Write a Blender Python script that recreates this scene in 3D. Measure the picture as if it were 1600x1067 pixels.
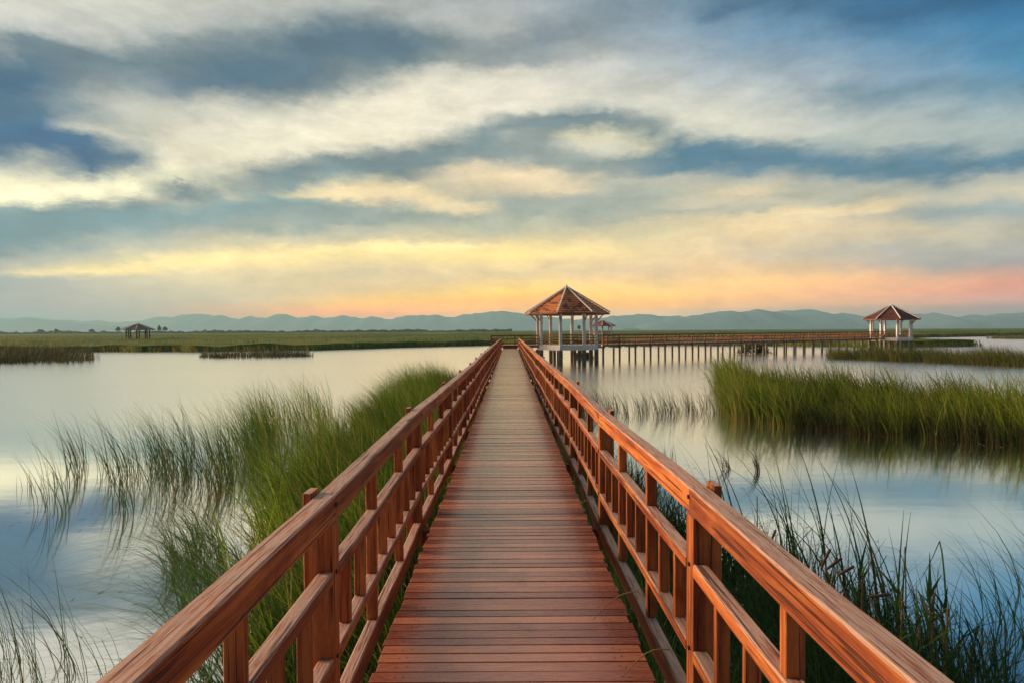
import bpy, math, random
import numpy as np
from mathutils import Vector, Matrix

for o in list(bpy.data.objects):
    bpy.data.objects.remove(o, do_unlink=True)
S = bpy.context.scene
C = S.collection
RAD = math.radians
F = 955.0            # focal length of the photograph in its own pixels
EYE = 3.49           # eye height above the water
DECK = 1.70          # top of the boardwalk above the water
FLOOR = 2.00         # pavilion floor and cross walk
rng = np.random.default_rng(7)
random.seed(7)

# ------------------------------------------------------------------ camera
cam_d = bpy.data.cameras.new('camera'); cam = bpy.data.objects.new('camera', cam_d); C.objects.link(cam)
cam_d.sensor_width = 36.0; cam_d.lens = F / 1600 * 36
cam_d.clip_start = 0.05; cam_d.clip_end = 60000
PITCH, YAW, ROLL = math.atan(17.0 / F), math.atan(3.0 / F), RAD(0.286)
cam.matrix_world = (Matrix.Translation((0, 0, EYE)) @ Matrix.Rotation(-YAW, 4, 'Z')
                    @ Matrix.Rotation(math.pi / 2 - PITCH, 4, 'X') @ Matrix.Rotation(-ROLL, 4, 'Z'))
S.camera = cam
S.view_settings.view_transform = 'Standard'
S.view_settings.look = 'None'
S.view_settings.gamma = 1.0
S.view_settings.exposure = 0.16
S.view_settings.use_curve_mapping = False
S.cycles.max_bounces = 8
S.cycles.volume_bounces = 0
S.cycles.use_denoising = True
try:
    S.cycles.volume_step_rate = 4
except Exception:
    pass

# ------------------------------------------------------------------ sky
def lin(c):
    c = np.asarray(c, float) / 255.0
    return np.where(c <= 0.04045, c / 12.92, ((c + 0.055) / 1.055) ** 2.4)

BASE = {   # the veil of cloud without its dark banks: height above the skyline -> colour, by bearing
 -400: [(0,(196,198,192)),(120,(180,186,184)),(200,(150,168,178)),(290,(226,220,196)),(350,(170,178,172)),(420,(166,178,176)),(500,(158,178,182)),(520,(165,187,192))],
 0: [(0,(204,203,196)),(60,(192,194,190)),(120,(170,178,180)),(200,(172,178,176)),(265,(214,212,190)),(292,(250,242,208)),(312,(250,244,206)),(335,(196,198,180)),(365,(176,180,170)),(420,(160,174,176)),(470,(170,180,176)),(500,(160,178,182)),(520,(165,187,192))],
 220: [(0,(200,200,192)),(60,(180,184,180)),(120,(160,170,172)),(200,(206,202,184)),(255,(222,216,192)),(285,(246,238,204)),(305,(224,216,186)),(340,(160,174,174)),(385,(186,190,176)),(412,(248,230,176)),(432,(206,202,176)),(470,(186,190,178)),(495,(178,184,176)),(520,(170,190,192))],
 400: [(0,(182,184,180)),(60,(168,174,172)),(130,(172,174,170)),(195,(226,221,202)),(235,(228,222,200)),(262,(214,208,186)),(300,(170,178,170)),(350,(158,170,168)),(380,(214,204,170)),(402,(252,230,168)),(425,(222,208,172)),(465,(204,198,174)),(488,(216,188,160)),(500,(196,188,172)),(520,(180,194,190))],
 600: [(0,(168,174,174)),(60,(170,174,172)),(110,(196,196,186)),(160,(232,225,206)),(215,(232,224,202)),(250,(206,200,182)),(300,(186,184,164)),(350,(164,174,164)),(378,(204,196,168)),(396,(244,222,164)),(425,(214,200,168)),(452,(220,198,160)),(474,(248,206,140)),(488,(240,184,144)),(500,(206,196,176)),(520,(196,204,196))],
 800: [(0,(160,168,174)),(60,(172,174,174)),(105,(200,198,188)),(150,(222,216,202)),(190,(226,220,204)),(245,(190,188,174)),(280,(222,204,172)),(310,(186,182,164)),(350,(178,184,168)),(378,(222,206,164)),(398,(250,226,158)),(428,(222,202,164)),(458,(252,218,140)),(476,(250,196,140)),(490,(224,200,168)),(505,(206,208,196)),(520,(204,212,204))],
 1000: [(0,(124,146,164)),(60,(142,158,170)),(120,(182,186,186)),(170,(208,206,194)),(215,(214,210,192)),(250,(176,182,176)),(290,(196,190,170)),(330,(180,182,166)),(360,(200,194,166)),(398,(236,214,166)),(430,(216,196,166)),(460,(248,212,146)),(478,(244,196,146)),(492,(210,194,170)),(520,(188,202,200))],
 1200: [(0,(92,128,154)),(60,(112,144,170)),(130,(158,172,182)),(190,(204,204,194)),(225,(196,198,186)),(260,(166,174,170)),(300,(202,192,170)),(330,(214,200,170)),(358,(234,210,168)),(400,(204,192,170)),(428,(232,200,158)),(446,(248,206,152)),(470,(238,194,156)),(490,(200,186,168)),(520,(166,190,196))],
 1400: [(0,(66,110,146)),(60,(92,136,170)),(130,(140,162,178)),(200,(174,184,182)),(225,(170,182,180)),(290,(186,186,172)),(330,(184,182,168)),(360,(206,194,168)),(390,(172,176,170)),(420,(184,176,166)),(440,(226,186,154)),(458,(226,180,154)),(478,(206,178,160)),(496,(176,176,170)),(520,(158,184,194))],
 1600: [(0,(56,104,144)),(60,(68,124,164)),(100,(80,136,172)),(150,(118,150,170)),(195,(158,174,176)),(222,(160,174,176)),(275,(170,178,174)),(300,(194,188,170)),(335,(150,168,170)),(370,(182,180,166)),(410,(160,166,168)),(436,(214,170,156)),(452,(214,162,150)),(474,(190,168,162)),(500,(156,166,172)),(520,(156,180,188))],
 2000: [(0,(52,96,138)),(100,(74,124,162)),(200,(140,160,170)),(300,(160,170,170)),(400,(156,164,168)),(436,(196,168,158)),(470,(184,168,164)),(520,(152,176,186))],
}
FEAT = [  # polyline, half thickness, colour, strength
 ([(-60,120),(60,95),(160,88),(300,96),(420,104),(520,112),(600,88),(680,90)], 37, (98,121,132), .84),
 ([(280,130),(390,112),(440,118)], 16, (84,114,136), .6),
 ([(560,80),(610,84)], 20, (84,110,128), .6),
 ([(-120,150),(0,140),(50,190)], 34, (74,110,136), .75),
 ([(-80,228),(20,222),(110,228),(170,244)], 34, (56,108,138), .92),
 ([(110,160),(190,170),(240,240)], 12, (130,148,152), .55),
 ([(180,250),(240,232)], 14, (100,128,142), .6),
 ([(-60,372),(40,352),(200,330),(300,295),(400,272),(520,272),(640,258),(730,226),(800,205),(860,190),(930,186),(1000,200),(1060,232)], 20, (116,136,142), .92),
 ([(0,356),(120,350),(250,338),(400,318),(520,310)], 22, (130,158,162), .80),
 ([(700,232),(830,236),(920,250),(1000,254),(1100,250)], 15, (126,144,148), .72),
 ([(1080,246),(1200,256),(1350,262),(1480,258),(1700,254)], 23, (92,128,148), .88),
 ([(330,352),(520,338),(700,330),(860,318),(1000,308)], 16, (150,164,160), .70),
 ([(820,190),(880,180),(930,188)], 12, (104,128,138), .62),
 ([(780,108),(860,95),(940,82)], 12, (140,150,156), .55),
 ([(860,45),(930,35),(1000,20)], 14, (118,134,146), .5),
 ([(1150,20),(1350,22),(1540,8)], 16, (62,100,132), .55),
 ([(1330,150),(1450,142),(1560,136),(1700,140)], 16, (98,132,152), .6),
 ([(1240,175),(1400,180)], 10, (150,166,172), .5),
 ([(880,300),(1050,298),(1200,296),(1380,305)], 20, (164,170,162), .55),
 ([(900,340),(1060,335),(1180,330)], 10, (156,166,160), .55),
 ([(1450,330),(1600,325),(1700,322)], 14, (140,160,166), .6),
 ([(500,296),(580,296),(660,310),(750,326)], 9, (238,218,176), .85),
 ([(570,300),(640,318),(700,326)], 8, (230,210,172), .6),
 ([(760,268),(830,270),(880,288)], 10, (236,214,178), .6),
 ([(905,208),(960,216),(1010,232)], 9, (212,206,176), .7),
 ([(110,200),(160,204),(200,214)], 14, (208,206,190), .75),
 ([(-60,300),(40,304),(160,296),(280,276)], 10, (252,246,212), .75),
 ([(70,424),(200,420),(320,408),(420,398),(560,392),(760,386)], 6, (252,232,174), .9),
 ([(1090,308),(1180,304),(1220,312)], 6, (226,206,170), .6),
 ([(1180,338),(1300,330),(1370,322)], 6, (238,214,172), .6),
 ([(1530,306),(1620,288)], 6, (206,196,172), .6),
 ([(470,488),(560,484),(700,474),(900,464)], 5, (255,196,142), .55),
]
_bx = sorted(BASE)
_bc = [(np.array([p[0] for p in BASE[k]], float), np.array([lin(p[1]) for p in BASE[k]])) for k in _bx]
_wc = {}
def wob(x, y, seed, oct=4):
    if (seed, oct) not in _wc:
        r = np.random.default_rng(seed); l = []; a = f = 1.0; t = 0.0
        for _ in range(oct):
            for _k in range(4):
                th = r.uniform(0, 6.283); g = f * r.uniform(.7, 1.4); l.append((g * math.cos(th), g * math.sin(th), r.uniform(0, 6.283), a))
            t += a * 2.0; a *= .6; f *= 1.9
        _wc[seed, oct] = [(p, q, h, a / t) for p, q, h, a in l]
    return sum(a * np.sin(x * p + y * q + h) for p, q, h, a in _wc[seed, oct])
def sky_px(px, py):
    """cloud colour at an array of bearings and heights"""
    up = np.clip((500 - py) / 220, 0, 1)
    qx0, qy0 = px / 95.0, py / 42.0
    edge_ = wob(qx0, qy0, 51); edge2 = wob(qx0 + 9, qy0 + 3, 52)
    px = px + edge2 * 30 * up; py = py + wob(qx0 * .8, qy0 * .8, 53, 3) * 10 * up
    px = np.clip(px, _bx[0], _bx[-1])
    cols = np.stack([np.stack([np.interp(py, ys, cs[:, j]) for j in range(3)], -1) for ys, cs in _bc])      # bearings, points, rgb
    k = np.clip(np.searchsorted(_bx, px, side='right') - 1, 0, len(_bx) - 2); bx = np.array(_bx, float)
    f = ((px - bx[k]) / (bx[k + 1] - bx[k]))[:, None]; n = np.arange(len(px))
    c = cols[k, n] * (1 - f) + cols[k + 1, n] * f
    for poly, th, col, st in FEAT:
        dm = np.full(len(px), 1e9)
        for (x0, y0), (x1, y1) in zip(poly[:-1], poly[1:]):
            dx, dy = (x1 - x0) * .35, (y1 - y0); qx, qy = (px - x0) * .35, py - y0
            t = np.clip((qx * dx + qy * dy) / (dx * dx + dy * dy + 1e-9), 0, 1)
            dm = np.minimum(dm, np.hypot(qx - t * dx, qy - t * dy))
        q_ = np.clip((1.62 - dm / th - edge_ * .9 * up) / 1.15, 0, 1); w = (min(.96, st * 1.08) * q_ * q_ * (3 - 2 * q_))[:, None]
        c = c * (1 - w) + lin(col) * w
    return c * np.array([1.0, 1.0, .95])

SUN_AZ, SUN_EL = RAD(-74), RAD(16)
SUN_E, SUN_COL = 5.0, np.array([1.0, .68, .42])
HZ, HG_, HALB = 1.6e-4, .2, np.array([.52, .90, 1.0])   # haze: density, forward scatter, tint
world = bpy.data.worlds.new('World'); S.world = world; world.use_nodes = True
nt = world.node_tree; N = nt.nodes; L = nt.links; N.clear()
def wn(t, **k):
    n = N.new(t)
    for a, b in k.items(): setattr(n, a, b)
    return n
def wmath(op, a, b=None, c=None, clamp=False):
    n = wn('ShaderNodeMath', operation=op); n.use_clamp = clamp
    for i, v in enumerate((a, b, c)):
        if v is None: continue
        if isinstance(v, (int, float)): n.inputs[i].default_value = v
        else: L.new(v, n.inputs[i])
    return n.outputs[0]
tc = wn('ShaderNodeTexCoord'); sep = wn('ShaderNodeSeparateXYZ'); L.new(tc.outputs['Generated'], sep.inputs[0])
AZ = wmath('ARCTAN2', sep.outputs[0], sep.outputs[1])
EL = wmath('ARCSINE', wmath('ABSOLUTE', sep.outputs[2]))
def wnoise(sx, sy, scale, detail, seed, rough=.55, dist=0.0):
    cmb = wn('ShaderNodeCombineXYZ')
    L.new(wmath('MULTIPLY', AZ, sx), cmb.inputs[0]); L.new(wmath('MULTIPLY', EL, sy), cmb.inputs[1]); cmb.inputs[2].default_value = seed
    t = wn('ShaderNodeTexNoise'); L.new(cmb.outputs[0], t.inputs['Vector'])
    t.inputs['Scale'].default_value = scale; t.inputs['Detail'].default_value = detail
    t.inputs['Roughness'].default_value = rough; t.inputs['Distortion'].default_value = dist
    return t.outputs[0]
n1 = wnoise(1, 2.0, 11.0, 8, 1.3, .68); n2 = wnoise(1, 2.0, 11.0, 8, 7.7, .68); n3 = wnoise(1.0, 2.6, 13.0, 9, 3.1, .66, .2)
fade = wmath('MULTIPLY', EL, 9.0, clamp=True)                 # calmer, flatter bands near the skyline
AZw = wmath('ADD', AZ, wmath('MULTIPLY', wmath('SUBTRACT', n1, .5), .11))
ELw = wmath('ADD', EL, wmath('MULTIPLY', wmath('MULTIPLY', wmath('SUBTRACT', n2, .5), .050), fade))
NC, AZM = 31, RAD(47)
def sky_column(a, D):
    """the sky behind the haze: what is seen less what the haze itself sends"""
    D = np.asarray(D, float)
    c = sky_px(797 + F * math.tan(a) + D * 0, np.maximum(516.5 - F * np.tan(np.radians(D)) / math.cos(a), 0))
    tr = np.exp(-HZ * np.minimum(9800, 330 / np.sin(np.radians(np.maximum(D, .4)))))[:, None]
    ct = math.cos(a - SUN_AZ) * math.cos(SUN_EL)
    glow = SUN_E * SUN_COL * HALB * .0796 * (1 - HG_ ** 2) / (1 + HG_ ** 2 - 2 * HG_ * ct) ** 1.5 * .9 + .2 * HALB
    return np.maximum((c - (1 - tr) * glow) / tr, c * .25)
TL = wmath('DIVIDE', ELw, RAD(12), clamp=True); TH = wmath('DIVIDE', wmath('SUBTRACT', ELw, RAD(12)), RAD(24), clamp=True)
hi_sel = wn('ShaderNodeMapRange'); L.new(ELw, hi_sel.inputs[0]); hi_sel.inputs[1].default_value = RAD(11.999); hi_sel.inputs[2].default_value = RAD(12.001)
step = 2 * AZM / (NC - 1); acc = [None, None]
for i in range(NC):
    a = -AZM + i * step
    if i:
        mr = wn('ShaderNodeMapRange'); L.new(AZw, mr.inputs[0]); mr.inputs[1].default_value = a - step; mr.inputs[2].default_value = a
    for b_, (tt, d0, d1) in enumerate(((TL, 0, 12), (TH, 12, 36))):
        g = bpy.data.node_groups.new('sky_column', 'ShaderNodeTree')      # one bearing of the sky, from the skyline up
        g.interface.new_socket('Fac', in_out='INPUT', socket_type='NodeSocketFloat'); g.interface.new_socket('Color', in_out='OUTPUT', socket_type='NodeSocketColor')
        gi = g.nodes.new('NodeGroupInput'); go = g.nodes.new('NodeGroupOutput'); r = g.nodes.new('ShaderNodeValToRGB'); cr = r.color_ramp
        cols_ = sky_column(a, d0 + (d1 - d0) * np.arange(32) / 31.0)
        for k_ in range(1, 31): cr.elements.new(k_ / 31.0)
        for e, c in zip(cr.elements, cols_): e.color = (*c, 1)
        g.links.new(gi.outputs[0], r.inputs[0]); g.links.new(r.outputs[0], go.inputs[0])
        r = N.new('ShaderNodeGroup'); r.node_tree = g
        L.new(tt, r.inputs[0])
        if acc[b_] is None: acc[b_] = r.outputs[0]; continue
        m = wn('ShaderNodeMix', data_type='RGBA'); L.new(mr.outputs[0], m.inputs[0]); L.new(acc[b_], m.inputs[6]); L.new(r.outputs[0], m.inputs[7]); acc[b_] = m.outputs[2]
m = wn('ShaderNodeMix', data_type='RGBA'); L.new(hi_sel.outputs[0], m.inputs[0]); L.new(acc[0], m.inputs[6]); L.new(acc[1], m.inputs[7]); prev = m.outputs[2]
# streaks and billows in the cloud
det = wmath('ADD', wmath('MULTIPLY', wmath('SUBTRACT', n3, .5), .80), 1.0)
sc_ = wn('ShaderNodeVectorMath', operation='SCALE'); L.new(prev, sc_.inputs[0]); L.new(det, sc_.inputs['Scale'])
# the half of the sky away from the sunset is dull blue grey
back = wn('ShaderNodeMapRange', interpolation_type='SMOOTHSTEP'); L.new(sep.outputs[1], back.inputs[0])
back.inputs[1].default_value = 0.50; back.inputs[2].default_value = -0.12
zn = wn('ShaderNodeMix', data_type='RGBA'); zr = wn('ShaderNodeMapRange', interpolation_type='SMOOTHSTEP'); L.new(EL, zr.inputs[0])
zr.inputs[1].default_value = RAD(33); zr.inputs[2].default_value = RAD(58)      # thin bright cloud overhead
L.new(zr.outputs[0], zn.inputs[0]); L.new(sc_.outputs[0], zn.inputs[6]); zn.inputs[7].default_value = (.62, .63, .62, 1)
mb = wn('ShaderNodeMix', data_type='RGBA'); L.new(back.outputs[0], mb.inputs[0]); L.new(zn.outputs[2], mb.inputs[6])
mb.inputs[7].default_value = (.045, .08, .12, 1)
sky = wn('ShaderNodeTexSky', sky_type='NISHITA'); sky.sun_disc = False; sky.sun_elevation = SUN_EL; sky.sun_rotation = SUN_AZ
sk = wn('ShaderNodeVectorMath', operation='SCALE'); L.new(sky.outputs[0], sk.inputs[0]); sk.inputs['Scale'].default_value = .05
ms = wn('ShaderNodeMix', data_type='RGBA'); ms.inputs[0].default_value = .03
L.new(mb.outputs[2], ms.inputs[6]); L.new(sk.outputs[0], ms.inputs[7])
bg = wn('ShaderNodeBackground'); bg.inputs[1].default_value = 1.06; L.new(ms.outputs[2], bg.inputs[0])
wo = wn('ShaderNodeOutputWorld'); L.new(bg.outputs[0], wo.inputs[0])
world.cycles.sampling_method = 'MANUAL'; world.cycles.sample_map_resolution = 512

# ------------------------------------------------------------------ sun, low to the left behind thin cloud
sl = bpy.data.lights.new('sun', 'SUN'); sl.energy = SUN_E; sl.angle = RAD(14); sl.color = tuple(SUN_COL)
so = bpy.data.objects.new('sun', sl); C.objects.link(so)
sd = Vector((math.sin(SUN_AZ) * math.cos(SUN_EL), math.cos(SUN_AZ) * math.cos(SUN_EL), math.sin(SUN_EL)))
so.rotation_euler = (-sd).to_track_quat('-Z', 'Y').to_euler()

# ------------------------------------------------------------------ helpers
def hor(px): return 516.5 - (px - 797) * .005
def at(px, py, z=0.0):
    """ground point seen at a photo pixel"""
    d = (EYE - z) * F / (py - hor(px)); return ((px - 797) / F * d, d)

def tag(o, label=None, cat=None, group=None, kind=None):
    for k, v in (('label', label), ('category', cat), ('group', group), ('kind', kind)):
        if v: o[k] = v
    return o
def empty(name, loc, label, cat, group=None):
    o = bpy.data.objects.new(name, None); o.location = loc; C.objects.link(o); o.empty_display_size = .3
    return tag(o, label, cat, group)
def link(name, me, M=None, parent=None, mat=None):
    o = bpy.data.objects.new(name, me); C.objects.link(o)
    if mat is not None and not me.materials: me.materials.append(mat)
    M = M or Matrix.Identity(4)
    if parent is not None:
        o.parent = parent
        M = wmat(parent).inverted() @ M
    o.matrix_basis = M
    return o
def wmat(o):
    m = o.matrix_basis.copy() if o.parent is None else wmat(o.parent) @ o.matrix_basis
    return m
def mesh(name, V, Fc, smooth=False):
    me = bpy.data.meshes.new(name); me.from_pydata([tuple(v) for v in V], [], Fc); me.update()
    if smooth: me.polygons.foreach_set('use_smooth', [True] * len(me.polygons))
    return me
class MB:
    def __init__(s): s.V = []; s.F = []
    def add(s, V, Fc):
        b = len(s.V); s.V += [tuple(v) for v in V]; s.F += [tuple(i + b for i in f) for f in Fc]
    def box(s, x0, x1, y0, y1, z0, z1, ch=0.0):
        V, Fc = beamgeo(y1 - y0, x1 - x0, z1 - z0, ch)
        s.add([(v[0] + (x0 + x1) / 2, v[1] + y0, v[2] + (z0 + z1) / 2) for v in V], Fc)
    def beam(s, p0, p1, w, h, ch=0.0, up=(0, 0, 1)):
        M, ln = frame(p0, p1, up); V, Fc = beamgeo(ln, w, h, ch)
        s.add([M @ Vector(v) for v in V], Fc)
    def mesh(s, name, smooth=False): return mesh(name, s.V, s.F, smooth)
def beamgeo(ln, w, h, ch=0.0, n=1, amp=0.0, seed=0):
    """a timber along +Y from the origin with chamfered edges and a slightly wandering line"""
    a, b = w / 2, h / 2
    ring = [(-a, -b), (a, -b), (a, b), (-a, b)] if ch <= 0 else [(-a + ch, -b), (a - ch, -b), (a, -b + ch), (a, b - ch), (a - ch, b), (-a + ch, b), (-a, b - ch), (-a, -b + ch)]
    k = len(ring); V = []; Fc = []; r = random.Random(seed)
    for i in range(n + 1):
        ox = r.uniform(-amp, amp) if 0 < i < n else 0; oz = r.uniform(-amp, amp) if 0 < i < n else 0
        for (x, z) in ring: V.append((x + ox, ln * i / n, z + oz + (r.uniform(-amp, amp) * .3)))
    for i in range(n):
        for j in range(k):
            q = (j + 1) % k; Fc.append((i * k + j, (i + 1) * k + j, (i + 1) * k + q, i * k + q))
    Fc.append(tuple(range(k))); Fc.append(tuple(reversed([n * k + j for j in range(k)])))
    return V, Fc
def frame(p0, p1, up=(0, 0, 1)):
    p0, p1 = Vector(p0), Vector(p1); y = (p1 - p0); ln = y.length; y.normalize()
    z = Vector(up)
    if abs(z.dot(y)) > .95: z = Vector((0, -1, 0)) if abs(y.z) > .9 else Vector((1, 0, 0))
    x = y.cross(z).normalized(); z = x.cross(y).normalized()
    M = Matrix(((x.x, y.x, z.x, p0.x), (x.y, y.y, z.y, p0.y), (x.z, y.z, z.z, p0.z), (0, 0, 0, 1)))
    return M, ln
_cache = {}
def timber(name, p0, p1, w, h, mat, parent, ch=.006, n=1, amp=0.0, up=(0, 0, 1), share=False):
    M, ln = frame(p0, p1, up)
    key = (round(ln, 3), w, h, ch, mat.name) if share else None
    me = _cache.get(key) if share else None
    if me is None:
        V, Fc = beamgeo(ln, w, h, ch, n, amp, random.randrange(1 << 30)); me = mesh(name, V, Fc); me.materials.append(mat)
        if share: _cache[key] = me
    return link(name, me, M, parent)
def prism(cx, cy, r, z0, z1, n=12, r2=None, ph=0.0):
    r2 = r if r2 is None else r2
    V = [(cx + r * math.cos(ph + 2 * math.pi * i / n), cy + r * math.sin(ph + 2 * math.pi * i / n), z0) for i in range(n)] + \
        [(cx + r2 * math.cos(ph + 2 * math.pi * i / n), cy + r2 * math.sin(ph + 2 * math.pi * i / n), z1) for i in range(n)]
    Fc = [(i, (i + 1) % n, n + (i + 1) % n, n + i) for i in range(n)] + [tuple(reversed(range(n))), tuple(range(n, 2 * n))]
    return V, Fc

# ------------------------------------------------------------------ materials
class Mat:
    def __init__(s, name):
        s.m = bpy.data.materials.new(name); s.m.use_nodes = True; s.t = s.m.node_tree; s.t.nodes.clear()
        s.out = s.n('ShaderNodeOutputMaterial')
    def n(s, t, **k):
        n = s.t.nodes.new(t)
        for a, b in k.items(): setattr(n, a, b)
        return n
    def l(s, a, b): s.t.links.new(a, b)
    def set(s, sock, v):
        if isinstance(v, bpy.types.NodeSocket): s.l(v, sock)
        else: sock.default_value = v
    def math(s, op, a, b=0.0, clamp=False):
        n = s.n('ShaderNodeMath', operation=op); n.use_clamp = clamp; s.set(n.inputs[0], a); s.set(n.inputs[1], b); return n.outputs[0]
    def mix(s, f, a, b, mode='MIX'):
        n = s.n('ShaderNodeMix', data_type='RGBA', blend_type=mode); s.set(n.inputs[0], f)
        for i, v in ((6, a), (7, b)): s.set(n.inputs[i], (*v, 1) if isinstance(v, tuple) and len(v) == 3 else v)
        return n.outputs[2]
    def coord(s, scale=(1, 1, 1), kind='Object', rnd=0.0):
        tc = s.n('ShaderNodeTexCoord'); mp = s.n('ShaderNodeMapping'); s.l(tc.outputs[kind], mp.inputs[0]); mp.inputs['Scale'].default_value = scale
        if rnd:
            oi = s.n('ShaderNodeObjectInfo'); v = s.n('ShaderNodeVectorMath', operation='SCALE'); v.inputs[0].default_value = (1.3, 2.7, .9)
            s.l(s.math('MULTIPLY', oi.outputs['Random'], rnd), v.inputs['Scale']); s.l(v.outputs[0], mp.inputs['Location'])
        return mp.outputs[0]
    def noise(s, co, scale, detail=4, rough=.55, dist=0.0):
        n = s.n('ShaderNodeTexNoise'); s.l(co, n.inputs['Vector']); n.inputs['Scale'].default_value = scale
        n.inputs['Detail'].default_value = detail; n.inputs['Roughness'].default_value = rough; n.inputs['Distortion'].default_value = dist
        return n.outputs[0]
    def ramp(s, f, stops):
        n = s.n('ShaderNodeValToRGB'); s.set(n.inputs[0], f); e = n.color_ramp.elements
        while len(e) < len(stops): e.new(.5)
        for i, (p, c) in enumerate(stops): e[i].position = p
        for i, (p, c) in enumerate(stops): e[i].color = (*c, 1) if not isinstance(c, (int, float)) else (c, c, c, 1)
        return n.outputs[0]
    def bsdf(s, col, rough=.5, spec=.5, bump=None, bstr=.3, bdist=.01, **k):
        b = s.n('ShaderNodeBsdfPrincipled'); s.set(b.inputs['Base Color'], (*col, 1) if isinstance(col, tuple) else col)
        s.set(b.inputs['Roughness'], rough); s.set(b.inputs['Specular IOR Level'], spec)
        for a, v in k.items(): s.set(b.inputs[a.replace('_', ' ')], v)
        if bump is not None:
            bp = s.n('ShaderNodeBump'); bp.inputs['Strength'].default_value = bstr; bp.inputs['Distance'].default_value = bdist
            s.l(bump, bp.inputs['Height']); s.l(bp.outputs[0], b.inputs['Normal'])
        s.last = b
        return b.outputs[0]
    def done(s, sh): s.l(sh, s.out.inputs[0]); return s.m

def wood(name, dark, mid, lite, worn=(.46, .35, .27), wear=.75):
    m = Mat(name)
    co = m.coord((1, .045, 1), rnd=40); fine = m.noise(co, 115, 7, .7, .35); big = m.noise(m.coord((1, .22, 1), rnd=40), 7, 4, .6, 1.4)
    wv = m.n('ShaderNodeTexWave', wave_type='BANDS', bands_direction='X'); m.l(m.coord((1, .05, 1), rnd=40), wv.inputs['Vector'])
    wv.inputs['Scale'].default_value = 9; wv.inputs['Distortion'].default_value = 9; wv.inputs['Detail'].default_value = 3; wv.inputs['Detail Scale'].default_value = 1.2
    f = m.math('ADD', m.math('MULTIPLY', big, .55), m.math('MULTIPLY', m.math('ADD', m.math('MULTIPLY', wv.outputs[0], .5), fine), .32))
    col = m.ramp(f, [(.27, dark), (.46, mid), (.66, lite)])
    oi = m.n('ShaderNodeObjectInfo'); hsv = m.n('ShaderNodeHueSaturation'); m.l(col, hsv.inputs['Color'])
    m.l(m.math('ADD', m.math('MULTIPLY', oi.outputs['Random'], .4), .8), hsv.inputs['Value'])
    # weather-bleached grain on the faces that lie open to rain and hands
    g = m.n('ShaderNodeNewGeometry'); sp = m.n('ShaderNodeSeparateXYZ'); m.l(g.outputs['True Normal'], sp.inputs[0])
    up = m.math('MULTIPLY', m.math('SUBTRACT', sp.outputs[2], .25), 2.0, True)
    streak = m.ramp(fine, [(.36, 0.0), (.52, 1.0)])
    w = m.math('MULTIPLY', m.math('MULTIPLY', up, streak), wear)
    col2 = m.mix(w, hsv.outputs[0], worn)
    crack = m.noise(m.coord((1, .018, 1), rnd=40), 70, 3, .5, .3)
    ck = m.ramp(crack, [(.34, 1.0), (.40, 0.0)])
    col3 = m.mix(m.math('MULTIPLY', ck, .75), col2, tuple(x * .22 for x in dark))
    knot = m.n('ShaderNodeTexVoronoi'); m.l(m.coord((1, .45, 1), rnd=40), knot.inputs['Vector']); knot.inputs['Scale'].default_value = 2.6
    kk = m.ramp(knot.outputs['Distance'], [(.035, 1.0), (.075, 0.0)])
    col4 = m.mix(m.math('MULTIPLY', kk, .6), col3, tuple(x * .4 for x in dark))
    drop = m.ramp(m.noise(m.coord((1, 1, 1), rnd=40), 26, 2, .5, .6), [(.735, 0.0), (.76, 1.0)])
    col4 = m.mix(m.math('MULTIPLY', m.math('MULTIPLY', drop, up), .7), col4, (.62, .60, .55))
    h = m.math('SUBTRACT', m.math('ADD', m.math('MULTIPLY', fine, .6), m.math('MULTIPLY', big, .3)), m.math('MULTIPLY', ck, .8))
    return m.done(m.bsdf(col4, m.math('ADD', m.math('MULTIPLY', fine, .4), .40), .35, h, 1.0, .010))
M_WOOD = wood('painted_timber', (.12, .022, .007), (.36, .078, .016), (.62, .20, .042), (.66, .47, .38), .75)
M_WOODD = wood('dark_timber', (.085, .022, .010), (.14, .036, .015), (.22, .062, .024), (.3, .2, .15), .4)
M_WOODFAR = wood('brown_timber', (.12, .045, .02), (.22, .085, .035), (.34, .14, .06), (.36, .24, .16), .5)

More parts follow.
